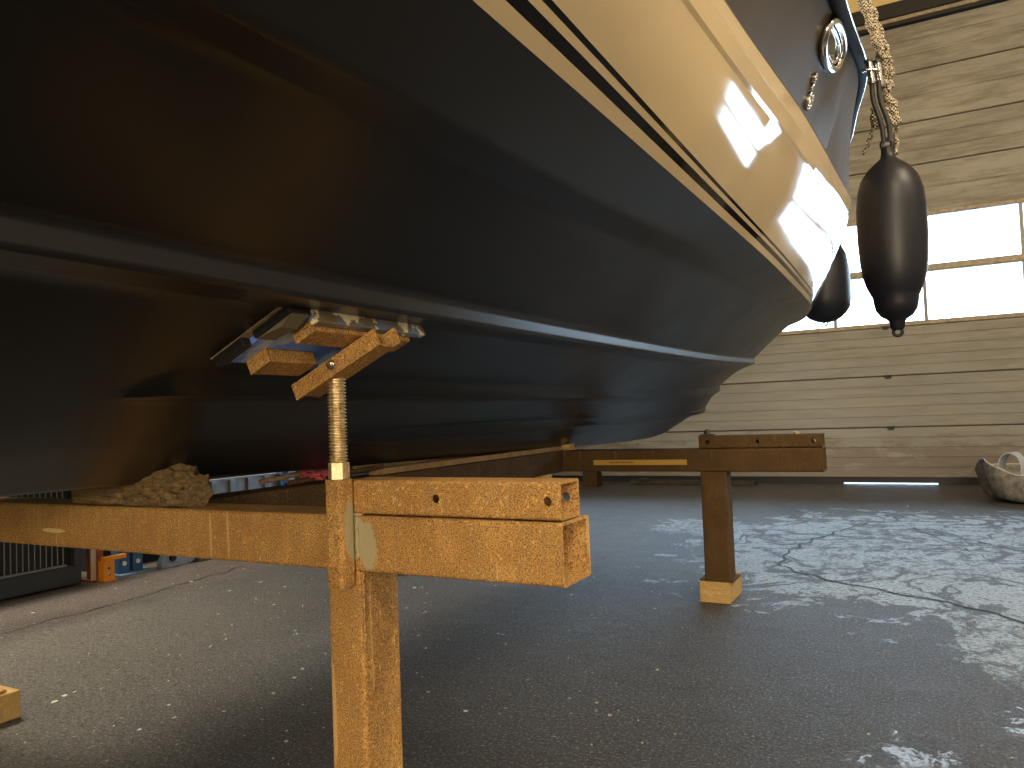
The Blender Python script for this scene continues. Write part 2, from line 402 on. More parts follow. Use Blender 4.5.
# light comes under the door: gap left as built (seal 12 mm above floor)
# windows
gm = bpy.data.materials.new('window_glass'); gm.use_nodes = True; nt = gm.node_tree; nt.nodes.clear()
o_ = nt.nodes.new('ShaderNodeOutputMaterial'); tr = nt.nodes.new('ShaderNodeBsdfTransparent'); gl = nt.nodes.new('ShaderNodeBsdfGlossy'); mx = nt.nodes.new('ShaderNodeMixShader'); fr = nt.nodes.new('ShaderNodeFresnel')
gl.inputs['Roughness'].default_value = .03; fr.inputs[0].default_value = 1.3; tr.inputs[0].default_value = (.93, .96, .97, 1)
nt.links.new(fr.outputs[0], mx.inputs[0]); nt.links.new(tr.outputs[0], mx.inputs[1]); nt.links.new(gl.outputs[0], mx.inputs[2]); nt.links.new(mx.outputs[0], o_.inputs[0])
n = 0
xs = [.01-.905*k for k in range(-3, 6)]
xs = sorted(xs)
for a, b in zip(xs, xs[1:]):
    for za, zb in ((1.75, 2.29), (2.345, 2.89)):
        n += 1
        w = thing('window_%d' % n, None, 'w', (0, YW, 0)); del w['label']; del w['category']; w['kind'] = 'structure'
        mb = MB().box(a, a+.018, YW+.01, YW+.06, za, zb).box(b-.018, b, YW+.01, YW+.06, za, zb)
        mb.box(a+.018, b-.018, YW+.01, YW+.06, za, za+.012).box(a+.018, b-.018, YW+.01, YW+.06, zb-.012, zb)
        mb.build('window_frame', simple('window_edge', (.30, .30, .29, 1), .5) if n == 1 else bpy.data.materials['window_edge'], w)
        MB().box(a+.018, b-.018, YW+.03, YW+.036, za+.012, zb-.012).build('window_pane', gm, w)
struct(MB().box(X0, X1, YW, YW+.07, 2.29, 2.345, .006).build('trim_1', mat['framecream']))
struct(MB().box(X0, X1, YW-.005, YW+.07, 1.715, 1.755, .006).build('trim_2', mat['framecream']))
struct(MB().box(X0, X1, YW-.005, YW+.07, 2.885, 2.925, .006).build('trim_3', mat['framecream']))
wm = simple('painted_hall_wall', (.50, .46, .38, 1), .8, 0, .3, 1.5, (.42, .38, .31, 1), .1, True)
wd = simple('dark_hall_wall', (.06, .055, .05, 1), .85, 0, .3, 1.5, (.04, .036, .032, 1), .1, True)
gold = simple('yellowish_insulation', (.80, .64, .32, 1), .8, 0, .3, 3, (.74, .58, .28, 1), .1, True)
blk = simple('black_lintel_steel', (.015, .014, .012, 1), .6)
struct(MB().box(-6.2, X0, YW, YW+.2, 0, 6.4).box(X1, 4.5, YW, YW+.2, 0, 6.4).box(X0, X1, YW, YW+.2, 5.23, 6.4).build('wall_back', gold))
struct(MB().box(X0, X1, YW-.04, YW+.05, 5.002, 5.035).build('trim_4', blk))
struct(MB().box(X0, X1, YW-.06, YW+.05, 5.035, 5.075).build('trim_5', mat['framecream']))
struct(MB().box(X0-.2, X1+.2, YW-.10, YW+.05, 5.075, 5.23).build('trim_6', blk))
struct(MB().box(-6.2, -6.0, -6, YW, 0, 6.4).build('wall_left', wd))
struct(MB().box(4.3, 4.5, -6, YW, 0, 6.4).build('wall_right', wm))
struct(MB().box(-6.0, 4.3, -6, -5.8, 0, 6.4).build('wall_front', wm))
struct(MB().box(-6.2, 4.5, -6, YW+.2, 6.4, 6.5).build('ceiling', gold))

# ------------------------------------------------------------------ left side: grille cabinet, rack, post, bits
t = thing('grille_cabinet', 'low dark grey cabinet with a grille of thin vertical bars along the left wall', 'cabinet', (-4.5, 1.9, 0))
MB().box(-4.85, -4.43, .6, 2.79, .012, .125, .006).build('base_panel', mat['dark_steel'], t)
MB().box(-4.85, -4.47, .62, 2.78, .125, .68).build('inner_panel', simple('black_backing', (.02, .022, .025, 1), .6), t)
mb = MB().box(-4.87, -4.42, .58, 2.80, .68, .715, .004).box(-4.46, -4.42, 2.74, 2.80, .125, .68).box(-4.46, -4.42, .58, .64, .125, .68)
mb.build('frame', mat['dark_steel'], t)
mb = MB()
for k in range(64): mb.cyl((-4.445, .66+k*.0322, .125), (-4.445, .66+k*.0322, .68), .0035, seg=6)
mb.box(-4.452, -4.425, .62, 2.70, .125, .135)
mb.build('grille', simple('pale_wire', (.22, .23, .24, 1), .4, .3), t)

t = thing('safety_post', 'red post with a pale edge at the end of the dark grille cabinet', 'post', (-4.47, 2.88, 0))
mb = hollow('z', .012, .66, -4.50, -4.435, 2.86, 2.93, .006); mb.build('post', simple('red_oxide_paint', (.36, .09, .03, 1), .6, 0, .3, 30, (.25, .07, .03, 1)), t)
MB().box(-4.435, -4.428, 2.845, 2.875, .012, .66).build('edge_strip', simple('pale_strip', (.55, .42, .30, 1), .6), t)
MB().box(-4.53, -4.42, 2.845, 2.95, 0, .012).build('foot_plate', simple('red_plate', (.25, .07, .03, 1), .6), t)

t = thing('column_guard', 'small bright orange metal bracket standing beside the red post', 'bracket', (-4.38, 2.92, 0))
om = simple('orange_paint', (.90, .32, .01, 1), .45)
o = MB().box(-4.385, -4.37, 2.89, 2.955, .006, .12).build('upright_plate', om, t)
cut(o, [((-4.5, 2.922, .04), (-4.3, 2.922, .04), .010), ((-4.5, 2.922, .075), (-4.3, 2.922, .075), .010)])
MB().box(-4.42, -4.37, 2.885, 2.8895, .006, .12).build('side_plate', om, t)
MB().box(-4.40, -4.36, 2.885, 3.03, .121, .145, .003).build('top_bar', om, t)
MB().box(-4.42, -4.35, 2.88, 2.965, 0, .0055).build('foot', om, t)

t = thing('pallet_rack', 'blue perforated rack frame with a galvanised ribbed shelf near the left wall', 'rack', (-4.6, 4.2, 0))
bm_ = simple('blue_rack_paint', (.05, .14, .30, 1), .5, 0, .4, 20, (.04, .10, .22, 1))
for (y, w) in ((3.04, .075), (3.14, .065), (4.42, .07)):
    o = MB().box(-4.47, -4.455, y, y+w, .01, .62).build('upright', bm_, t)
    cut(o, [((-4.50, y+w*.5, .13+k*.05), (-4.40, y+w*.5, .13+k*.05), .012) for k in range(9)])
    MB().box(-4.53, -4.471, y, y+.010, .01, .62).build('flange', bm_, t); MB().box(-4.53, -4.471, y+w-.010, y+w, .01, .62).build('flange', bm_, t)
MB().box(-4.60, -4.40, 3.02, 3.26, 0, .0095, .002).build('foot_plate', simple('pale_blue_plate', (.16, .26, .38, 1), .5), t)
MB().box(-4.60, -4.40, 4.38, 4.54, 0, .0095, .002).build('foot_plate', bm_, t)
for y in (3.055, 3.15): MB().cyl((-4.455, y+.02, .07), (-4.447, y+.02, .07), .014, seg=12).build('bolt', mat['white'], t)
galv = simple('galvanised_steel', (.42, .45, .50, 1), .42, .55, .5, 14, (.30, .33, .38, 1), 0, True)
mb = MB().box(-4.52, -4.50, 3.22, 4.60, .40, .515).box(-4.56, -4.485, 3.22, 4.60, .512, .522).box(-4.56, -4.485, 3.22, 4.60, .395, .405)
for k in range(8): mb.box(-4.50, -4.482, 3.28+k*.165, 3.33+k*.165, .405, .512, .004)
mb.build('shelf_edge', galv, t)

t = thing('machine_foot', 'grey metal wheel bracket on the floor between the blue rack and the dark recess', 'bracket', (-4.4, 3.4, 0))
o = MB().prism([(-4.38, 3.29, 0), (-4.38, 3.29, .04), (-4.38, 3.35, .15), (-4.38, 3.54, .15), (-4.38, 3.54, .02), (-4.38, 3.5, 0)], (-.05, 0, 0)).build('bracket_plate', galv, t)
cut(o, [((-4.3, 3.37, .06), (-4.5, 3.37, .06), .028)])
MB().cyl((-4.41, 3.37, .06), (-4.37, 3.37, .06), .022).build('wheel', mat['black_rubber'], t)
struct(MB().box(-4.62, -4.34, 3.56, 9.2, 0, .022, .004).build('trim_7', simple('worn_sill', (.10, .095, .09, 1), .7)))
struct(MB().box(-4.9, -4.7, 3.05, 9.2, .0, .39).build('wall_recess_shade', simple('recess_shade', (.008, .008, .008, 1), .9)))  # black box standing in for the shade inside the rack recess

# things by the far wall seen under the stand
tag(hollow('z', 0, .24, -3.78, -3.59, 8.69, 8.86, .004, .01).build('steel_bin', mat['rust_far_dim']), 'brown steel bin on the floor by the far door, seen behind the far stand', 'bin')
tag(MB().box(-3.3, -1.8, 9.02, 9.20, .0, .05, .008).box(-3.15, -3.05, 9.0, 9.06, .05, .08, .004).build('timber_beam', simple('dark_damp_wood', (.03, .028, .02, 1), .8, 0, .3, 14, (.05, .045, .03, 1))), 'long dark damp timber lying along the foot of the far door', 'timber')
# bulk bag
def bulk_bag():
    t = thing('bulk_bag', 'crumpled grey woven bulk bag slumped on the floor by the far door at the right', 'bag', (.86, 7.9, 0))
    bmg = simple('grey_woven_plastic', (.34, .33, .30, 1), .75, 0, .3, 18, (.14, .13, .115, 1), .4)
    mb = MB(); bm = mb.bm; seg = 72; prof = [(.02, .012), (.40, .014), (.46, .05), (.50, .15), (.53, .27), (.525, .31), (.47, .20), (.40, .08), (.30, .06), (.1, .06), (.01, .07)]
    rings = []
    for j, (r, z) in enumerate(prof):
        ring = []
        for k in range(seg):
            a = 2*math.pi*k/seg; d = Vector((math.cos(a), math.sin(a), 0))
            nn = noise.noise(Vector((d.x*2.2, d.y*2.2, j*.35)))*.10 + noise.noise(Vector((d.x*7, d.y*7, j*.8)))*.035
            rr = r*(1+nn); zz = max(.004, z*(1+.35*noise.noise(d*1.3+Vector((5, 0, 0)))) + (noise.noise(Vector((d.x*6, d.y*6, j)))*.05 if j > 6 else 0))
            ring.append(bm.verts.new((.84+d.x*rr*.96, 8.0+d.y*rr*.75, zz)))
        rings.append(ring)
    for A, B in zip(rings, rings[1:]):
        for k in range(seg): bm.faces.new((A[k], A[(k+1) % seg], B[(k+1) % seg], B[k]))
    rim = [v.co.copy() for v in rings[5]]
    bm.faces.new(rings[0][::-1]); bm.faces.new(rings[-1])
    mb.build('sack', bmg, t, 60)
    MB().tube(rim, .007, 6, True).build('hem', simple('pale_hem', (.55, .53, .48, 1), .7), t, 60)
    hm = simple('white_webbing', (.55, .60, .66, 1), .7, 0, .3, 30, (.38, .42, .48, 1), .3)
    for (cx, cy, w, h, rz) in ((.60, 7.95, .09, .24, .35), (.86, 7.80, .11, .20, -.5)):
        mb = MB(); pts = []
        for k in range(13):
            q = math.pi*k/12; pts.append(Vector((cx-w*math.cos(q), cy+.03*math.sin(q*2), .18+h*math.sin(q)**.7)))
        for a, b in ((0, .0), (1, .0)): pass
        bmm = mb.bm; L = []
        for k, p in enumerate(pts):
            dd = Vector((math.sin(rz), math.cos(rz), 0))*.10*(1+.3*noise.noise(p*9))
            nrm = Vector((p.x-cx, 0, p.z-.18)).normalized()*.004
            L.append([bmm.verts.new(p-dd+nrm), bmm.verts.new(p+dd+nrm), bmm.verts.new(p+dd-nrm), bmm.verts.new(p-dd-nrm)])
        for A, B in zip(L, L[1:]):
            for k in range(4): bmm.faces.new((A[k], A[(k+1) % 4], B[(k+1) % 4], B[k]))
        bmm.faces.new(L[0]); bmm.faces.new(L[-1])
        mb.build('handle', hm, t, 50)
    mb = MB()
    for k in range(5):
        p0 = Vector((.50+k*.12, 7.85+.05*k, .12)); mb.tube([p0, p0+Vector((.10, .06, .10)), p0+Vector((.22, .10, .05)), p0+Vector((.30, .05, .02))], .02, 8)
    mb.build('fold', bmg, t, 60)
bulk_bag()

# ------------------------------------------------------------------ steel boat stand
XK = -1.72
R_ = mat['rust']; RF = mat['rust_far_dim']
st = thing('boat_stand', 'rusty welded square-tube steel stand carrying the boat', 'stand', (XK, 2.4, 0))
hollow('x', -2.90, -.556, 1.20, 1.32, .602, .713, .006).build('cross_beam', R_, st)
o = hollow('x', -1.03, -.558, 1.203, 1.285, .716, .783, .005, .006).build('sleeve_tube', R_, st)
cut(o, [((x, 1.1, .749), (x, 1.4, .749), .0085) for x in (-.816, -.582)])
hollow('z', .095, .602, -1.085, -.995, 1.20, 1.32, .005, .009).build('post', R_, st)
MB().box(-1.11, -.96, 1.17, 1.35, .087, .095).build('foot_plate', R_, st)
hollow('z', .095, .602, -2.72, -2.625, 1.20, 1.32, .005, .009).build('post', R_, st)
MB().box(-2.74, -2.60, 1.17, 1.39, .087, .095).build('foot_plate', R_, st)
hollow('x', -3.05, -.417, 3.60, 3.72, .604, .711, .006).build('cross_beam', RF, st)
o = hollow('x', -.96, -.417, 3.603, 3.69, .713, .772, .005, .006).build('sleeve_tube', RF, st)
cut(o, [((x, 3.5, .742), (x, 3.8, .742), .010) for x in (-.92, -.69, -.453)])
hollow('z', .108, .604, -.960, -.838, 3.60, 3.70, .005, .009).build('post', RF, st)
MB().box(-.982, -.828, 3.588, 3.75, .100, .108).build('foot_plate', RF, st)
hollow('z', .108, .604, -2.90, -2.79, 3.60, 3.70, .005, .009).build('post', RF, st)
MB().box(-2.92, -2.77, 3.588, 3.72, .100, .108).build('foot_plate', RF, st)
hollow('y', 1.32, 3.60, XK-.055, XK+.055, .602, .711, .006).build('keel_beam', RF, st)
# weld beads
mb = MB()
def bead(p0, p1, r=.004):
    p0, p1 = Vector(p0), Vector(p1); n = int((p1-p0).length/.006)
    mb.tube([p0.lerp(p1, k/n)+Vector((random.uniform(-.001, .001),)*3) for k in range(n+1)], [r*random.uniform(.7, 1.2) for k in range(n+1)], 6)
bead((-1.003, 1.199, .60), (-1.003, 1.199, .71)); bead((-.9905, 1.2, .45), (-.9905, 1.2, .60), .003)
bead((-1.03, 1.202, .7145), (-.99, 1.202, .7145), .004)
mb.build('weld_bead', R_, st, 60)
MB().cyl((-.93, 3.65, .772), (-.93, 3.65, .792), .016, seg=6).cyl((-.93, 3.65, .79), (-.93, 3.65, .80), .009, seg=10).box(-.96, -.90, 3.62, 3.68, .772, .778).build('bolt', mat['dark_steel'], st)
MB().cyl((-.53, 3.65, .772), (-.53, 3.65, .782), .014, seg=6).build('bolt', mat['zinc'], st)
o = MB().box(-1.495, -1.02, 3.5975, 3.5995, .637, .662).build('label_tape', simple('yellow_tape', (.46, .27, .045, 1), .5), st)
mb = MB(); x = -1.41
random.seed(3)
while x < -1.28:
    w = random.uniform(.005, .010); mb.box(x, x+w*.8, 3.5962, 3.5975, .646, .654); x += w+.002
mb.build('faint_print', simple('faded_print', (.12, .07, .02, 1), .6), o)

# wooden blocks under the posts
def block(name, x0, x1, y0, y1, z0, z1, label, m, grp=None, bev=.004):
    o = MB().box(x0, x1, y0, y1, z0, z1, bev).build(name, m); return tag(o, label, 'block', grp)
block('wood_block', -.985, -.845, 3.59, 3.84, 0, .099, 'pale wooden block under the foot of the far right stand post', mat['lumber'])
block('wood_block', -2.93, -2.77, 3.58, 3.76, 0, .099, 'pale wooden block under the far left stand post, behind the near beam', mat['lumber'])
block('wood_block', -1.14, -.93, 1.15, 1.37, 0, .086, 'pale wooden block under the near right stand post below the frame', mat['lumber'])
block('wood_block', -2.78, -2.585, 1.02, 1.425, 0.0, .086, 'pale sawn wooden block at the left edge of the frame under the near left post', mat['lumber'])

# screw jack in front of the near beam with its tilting pad
jk = thing('screw_jack', 'rusty screw jack with threaded rod and tilted blue pad pressed under the black hull', 'jack', (-1.023, 1.175, .59))
hollow('z', .578, .787, -1.047, -1.006, 1.156, 1.199, .004, .008).build('guide_tube', R_, jk)
prof = [(.012, .70)]
z = .79
while z < .992: prof += [(.0145, z), (.0185, z+.0018), (.0185, z+.0036), (.0145, z+.0054)]; z += .0066
prof += [(.015, .994)]
mb = MB(); mb.lathe(prof, 20, (-1.026, 1.1775, 0)); mb.build('threaded_rod', mat['zinc'], jk)
MB().cyl((-1.026, 1.1775, .788), (-1.026, 1.1775, .820), .021, seg=6).build('nut', mat['zinc'], jk)
SL = .453; nl = math.sqrt(1+SL*SL)
PM = Matrix(((1/nl, 0, -SL/nl, -1.03), (0, 1, 0, 1.142), (SL/nl, 0, 1/nl, .757+SL*.69), (0, 0, 0, 1)))  # local x up the hull slope, y along the boat, z = outward from hull
def pad(mb): bmesh.ops.transform(mb.bm, matrix=PM, verts=mb.bm.verts); return mb
pad(MB().box(-.105, .103, -.187, .205, -.006, -.001)).build('plywood_sheet', mat['ply'], jk)
pad(MB().box(-.092, .085, -.165, .178, -.018, -.006, .002)).build('pad_plate', mat['blue_pad'], jk)
pad(MB().prism([(-.098, .0, -.006), (-.098, 0, -.016), (-.075, 0, -.030), (-.06, 0, -.024), (-.06, 0, -.006)], (0, -.10, 0)).box(-.098, -.07, .01, .17, -.026, -.006, .004)).build('pad_lip', mat['blue_pad'], jk)
pad(MB().box(.084, .099, -.125, .205, -.036, .001, .001)).build('side_edge', mat['scuffed'], jk)
mb = MB().box(-.102, -.020, -.186, -.166, -.024, -.006, .003).box(.0, .098, -.180, -.128, -.022, -.006, .004); pad(mb).build('rubber_liner', mat['black_rubber'], jk)
mb = MB(); mb.prism([(.005, -.175, -.0225), (.06, -.175, -.031), (.095, -.175, -.0225)], (0, .04, 0)); pad(mb).build('liner_fold', simple('dusty_olive_rubber', (.16, .14, .08, 1), .6), jk)
RP = mat['rust_pad']
pad(hollow('y', -.125, -.005, -.085, -.030, -.046, -.018, .005, .004)).build('channel', RP, jk)
MBp = pad(MB().box(-.085, -.030, -.126, -.122, -.046, -.018)).build('end_plate', RP, jk)
pad(hollow('y', -.115, .165, .030, .082, -.044, -.018, .005, .004)).build('channel', RP, jk)
pad(MB().box(.030, .082, -.116, -.112, -.044, -.018)).build('end_plate', RP, jk)
mb = MB()
mb.box(-.118, .115, .004, .010, -.082, -.048, .001).box(-.105, .128, .052, .058, -.082, -.048, .001).box(-.100, .112, .0095, .0525, -.082, -.077, .001)
pad(mb).build('tilt_bracket', RP, jk)
pad(MB().cyl((.002, -.010, -.064), (.002, .004, -.064), .011, seg=6).cyl((.002, -.016, -.064), (.002, .0, -.064), .006, seg=12)).build('pivot_bolt', mat['chrome'], jk)
# screw passes up into the bracket

# bits lying on the stand
tag(MB().box(-1.705, -1.667, 2.10, 3.66, .7125, .735, .003).build('wood_lath', simple('dusty_lath', (.36, .23, .11, 1), .8, 0, .3, 20, (.24, .15, .07, 1))), 'long thin brown lath lying along the keel beam under the boat', 'lath')
tag(MB().cyl((-1.700, 1.72, .722), (-1.66, 2.12, .742), .0085, seg=12).build('steel_rod', mat['rust_far_dim']), 'short rusty rod lying behind the screw jack, against the long lath', 'rod')
tag(MB().cyl((-1.757, 1.66, .730), (-1.735, 1.86, .748), .008, seg=10).build('stick', mat['ply']), 'short brown stick lying left of the screw jack above the red strap', 'stick')
mb = MB(); random.seed(5); P = []
for k in range(60):
    P.append(Vector((-1.70+.035*math.sin(k*1.9)+random.uniform(-.01, .01), 1.80+k*.0024+.03*math.cos(k*1.3), .724+.012*(1+math.sin(k*2.7)))))
mb.tube(P, .0045, 6); tag(mb.build('red_strap', simple('red_webbing', (.30, .012, .03, 1), .6, 0, .4, 60, (.42, .10, .12, 1))), 'crumpled red strap on the keel beam just left of the screw jack', 'strap')
tag(MB().box(-1.650, -1.634, 1.222, 1.24, .7133, .722).build('paper_scrap', mat['white']), 'small pale scrap of paper on the near cross beam', 'paper')

# rotten split wood wedge on the near beam
def rotten():
    mb = MB(); bm = mb.bm
    NX, NA = 60, 28
    x0, x1 = -1.935, -1.515
    rings = []
    for i in range(NX+1):
        u = i/NX; x = x0+(x1-x0)*u
        top = .052 + .04*max(0, min(1, (u-.30)/.35)) + (0 if u < .88 else -(u-.88)*.25)
        hull = (abs(x-XK))*SL + .053
        top = min(top, max(.050, hull))
        yc, hw = 1.245, .048*(1 if u < .9 else 1-(u-.9)*3)
        ring = []
        for k in range(NA):
            a = 2*math.pi*k/NA; ca, sa = math.cos(a), math.sin(a)
            q = (abs(ca)**5+abs(sa)**5)**(-1/5)
            y = yc+hw*ca*q; z = .7135+top*.5+top*.5*sa*q
            p = Vector((x, y, z)); amp = .003 if u < .38 else .016
            d = noise.fractal(Vector((x*22, y*30, z*46)), .8, 2.2, 4)*amp
            d -= (max(0, math.sin((x*1.0+z*.8)*190+3*noise.noise(p*20)))**5)*(.011 if u > .45 else .001)
            y += ca*q*d; z += sa*q*d if sa > -.3 else 0
            ring.append(bm.verts.new((x, y, max(.7134, z))))
        rings.append(ring)
    for A, B in zip(rings, rings[1:]):
        for k in range(NA): bm.faces.new((A[k], A[(k+1) % NA], B[(k+1) % NA], B[k]))
    bm.faces.new(rings[0][::-1]); bm.faces.new(rings[-1])
    o = mb.build('wood_wedge', mat['oldwood'], None, 25)
    tag(o, 'cracked rotten wooden wedge jammed between the near beam and the keel', 'wedge')
    # loose bark splinter
    MB().prism([(-1.86, 1.205, .752), (-1.78, 1.20, .785), (-1.70, 1.20, .796), (-1.60, 1.202, .800), (-1.60, 1.202, .795), (-1.70, 1.20, .789), (-1.775, 1.20, .777), (-1.85, 1.205, .748)], (0, .018, 0)).build('splinter', mat['oldwood'], o)
rotten()
tag(MB().box(XK-.10, XK+.09, 3.615, 3.70, .7115, .722, .003).prism([(XK-.05, 3.60, .722), (XK+.10, 3.60, .722), (XK+.10, 3.60, .745), (XK+.06, 3.60, .74)], (0, .05, 0)).build('wood_shim', mat['lumber']), 'small splintered wooden shims under the keel on the far cross beam', 'shim')

# ------------------------------------------------------------------ the boat
def pchip(ctrl):
    xs = [c[0] for c in ctrl]; n = len(xs)
    def mk(ys):
        h = [xs[i+1]-xs[i] for i in range(n-1)]; d = [(ys[i+1]-ys[i])/h[i] for i in range(n-1)]
        m_ = [d[0]]+[0 if d[i-1]*d[i] <= 0 else 2/(1/d[i-1]+1/d[i]) for i in range(1, n-1)]+[d[-1]*1.35 if n > 2 else d[-1]]
        def f_(x):
            x = min(max(x, xs[0]), xs[-1]); i = 0
            while i < n-2 and x > xs[i+1]: i += 1
            q = (x-xs[i])/h[i]; q2, q3 = q*q, q*q*q
            return (2*q3-3*q2+1)*ys[i]+(q3-2*q2+q)*h[i]*m_[i]+(-2*q3+3*q2)*ys[i+1]+(q3-q2)*h[i]*m_[i+1]
        return f_
    return mk([c[1] for c in ctrl]), mk([c[2] for c in ctrl]), xs[-1]
YA = -2.6
RAIL = {
 'keel': [(YA, 0, .785), (0, 0, .778), (1.2, 0, .768), (2, 0, .752), (3.6, 0, .726), (4.4, 0, .712), (4.94, 0, .710), (5.44, 0, .735), (5.93, 0, .815)],
 's3':   [(YA, .25, .868), (1.8, .25, .863), (2.6, .28, .874), (3.8, .325, .868), (5.3, .33, .888), (5.9, .22, .925), (6.35, 0, .960)],
 's2':   [(YA, .532, .993), (1.6, .532, .993), (3.0, .535, .992), (4.2, .525, 1.002), (5.2, .47, 1.035), (6.0, .30, 1.085), (6.7, 0, 1.14)],
 's1':   [(YA, .86, 1.141), (1.3, .86, 1.141), (3.0, .855, 1.148), (4.0, .83, 1.168), (5.0, .770, 1.210), (6.0, .50, 1.27), (7.0, 0, 1.36)],
 'ci':   [(YA, 1.13, 1.268), (1.0, 1.13, 1.272), (2.34, 1.145, 1.322), (3.4, 1.13, 1.348), (4.4, 1.09, 1.378), (5.2, .95, 1.41), (6.0, .68, 1.45), (7.25, 0, 1.56)],
 'co':   [(YA, 1.20, 1.262), (.43, 1.20, 1.264), (1.08, 1.20, 1.280), (1.8, 1.21, 1.317), (2.45, 1.212, 1.338), (3.4, 1.20, 1.366), (4.5, 1.165, 1.402), (5.2, 1.01, 1.43), (6.0, .73, 1.47), (7.27, 0, 1.58)],
 'wl':   [(YA, 1.30, 1.369), (.73, 1.30, 1.369), (2.4, 1.30, 1.366), (3.2, 1.275, 1.375), (4.03, 1.23, 1.402), (4.7, 1.155, 1.44), (5.3, 1.00, 1.48), (6.0, .74, 1.53), (7.3, 0, 1.64)],
 'bd':   [(YA, 1.44, 1.54), (.4, 1.44, 1.56), (1.38, 1.44, 1.629), (2.49, 1.44, 1.776), (3.3, 1.44, 1.835), (4.04, 1.435, 1.90), (4.79, 1.39, 2.05), (5.5, 1.20, 2.18), (6.3, .80, 2.29), (7.0, .45, 2.32), (7.6, 0, 2.35)],
 'gw':   [(YA, 1.53, 1.72), (.4, 1.545, 1.82), (2.23, 1.55, 2.00), (3.4, 1.55, 2.27), (4.4, 1.435, 2.43), (5.43, 1.31, 2.55), (6.4, .85, 2.63), (7.3, .35, 2.68), (7.8, 0, 2.70)],
}
FN = {k: pchip(v) for k, v in RAIL.items()}
US = [i/40*.28 for i in range(40)] + [.28+.72*(i/170) for i in range(171)]
def rail(k):
    fb, fz, ye = FN[k]; N = 420
    ys = [YA+(ye-YA)*i/N for i in range(N+1)]; bs = [fb(y) for y in ys]; zs = [fz(y) for y in ys]
    for it in range(260):      # fair the line
        bs = [bs[0]]+[(bs[i-1]+2*bs[i]+bs[i+1])/4 for i in range(1, N)]+[bs[N]]
        zs = [zs[0]]+[(zs[i-1]+2*zs[i]+zs[i+1])/4 for i in range(1, N)]+[zs[N]]
    out = []
    for u in US:
        q = u*N; i = min(N-1, int(q)); w = q-i
        out.append(Vector((bs[i]*(1-w)+bs[i+1]*w, YA+(ye-YA)*u, zs[i]*(1-w)+zs[i+1]*w)))
    return out
def lerp(A, B, q): return [a.lerp(b, q) for a, b in zip(A, B)]
K = rail('keel'); S3 = rail('s3'); S2 = rail('s2'); S1 = rail('s1'); CI = rail('ci'); CO = rail('co'); WL = rail('wl'); BD = rail('bd'); GW = rail('gw')
def smooth(x): x = max(0, min(1, x)); return x*x*(3-2*x)
def strake(prev, cur, w, h, ystart, ramp):
    inner, edge = [], []
    for p, c in zip(prev, cur):
        d = max(.001, c.x-p.x); q = max(.45, 1-w/d); i_ = p.lerp(c, q)
        r = smooth((c.y-ystart)/ramp)
        inner.append(i_); edge.append(Vector((c.x-.002*r, c.y, c.z-h*r)))
    return inner, edge
def sup(rs, q=.12):
    out = [rs[0]]
    for a, b in zip(rs, rs[1:]):
        d = (b[60]-a[60]).length
        if d > .06: out += [lerp(a, b, q), lerp(a, b, 1-q)]
        elif d > .02: out += [lerp(a, b, .25), lerp(a, b, .75)]
        out.append(b)
    return out
KE = [Vector((min(.035, k.x+.035)*max(0, min(1, (FN['keel'][2]-k.y)/.5)), k.y, k.z)) for k in K]
I3, E3 = strake(KE, S3, .075, .028, 1.72, .12)
I2, E2 = strake(S3, S2, .085, .034, .915, .035)
I1, E1 = strake(S2, S1, .095, .040, -3.0, .1)
ML = lerp(S1, CI, .5)
bottom = [K, KE, I3, E3, S3, I2, E2, S2, I1, E1, S1, ML, CI, CO, WL]
def bulge(q): return .024*4*q*(1-q)
def between(q, off=0):
    r = lerp(WL, BD, q); off += bulge(q); return [Vector((p.x+off*min(1, p.x/.5), p.y, p.z)) for p in r]
def atz(dz):   # rail a fixed height above the waterline
    out = []
    for a, b in zip(WL, BD):
        q = min(.9, dz/(b.z-a.z)); p = a.lerp(b, q); out.append(Vector((p.x+bulge(q)*min(1, p.x/.5), p.y, p.z)))
    return out
T1, T2, T3, T4 = atz(.0165), atz(.0290), atz(.0375), atz(.0440)
boat = thing('motor_boat', 'large motor boat with black bottom and glossy cream side standing on the rusty stand', 'boat', (XK, 2.0, .76))
def skin(name, rails, m, parent=boat, angle=22, thick=None):
    mb = MB(); bm = mb.bm
    for s in (1, -1):
        rows = [[bm.verts.new((XK+s*p.x, p.y, p.z)) for p in r] for r in rails]
        for A, B in zip(rows, rows[1:]):
            for i in range(len(A)-1):
                try: bm.faces.new((A[i], A[i+1], B[i+1], B[i]) if s > 0 else (A[i+1], A[i], B[i], B[i+1]))
                except ValueError: pass
    bmesh.ops.remove_doubles(bm, verts=bm.verts, dist=.0004)
    me = bpy.data.meshes.new(name); 
    bm.normal_update(); bm.to_mesh(me); bm.free()
    for p in me.polygons: p.use_smooth = True
    me.set_sharp_from_angle(angle=math.radians(angle))
    return link(name, me, m, parent)
hb = skin('hull_bottom', sup(bottom), mat['antifoul'], angle=100)
C1 = between(.70); C2 = between(.73, .0035); C3 = between(.85, .005); C4 = between(.88, .002)
skin('topside', [WL, T1], mat['cream'])
skin('topside', [T2, T3], mat['cream'])
skin('topside', [T4, between(.25), between(.35), between(.45), between(.57), C1, C2, C3, C4, BD], mat['cream'], angle=14)
skin('boot_stripe', [T1, T2], mat['stripe'])
skin('boot_stripe', [T3, T4], mat['stripe'])
UM1 = lerp(BD, GW, .06); UM1 = [Vector((p.x-.012*min(1, p.x/.4), p.y, p.z)) for p in UM1]
UM2 = lerp(BD, GW, .5); UM2 = [Vector((p.x-.010*min(1, p.x/.4), p.y, p.z)) for p in UM2]
skin('upper_hull', [BD, UM1, UM2, GW], mat['darkhull'], angle=30)
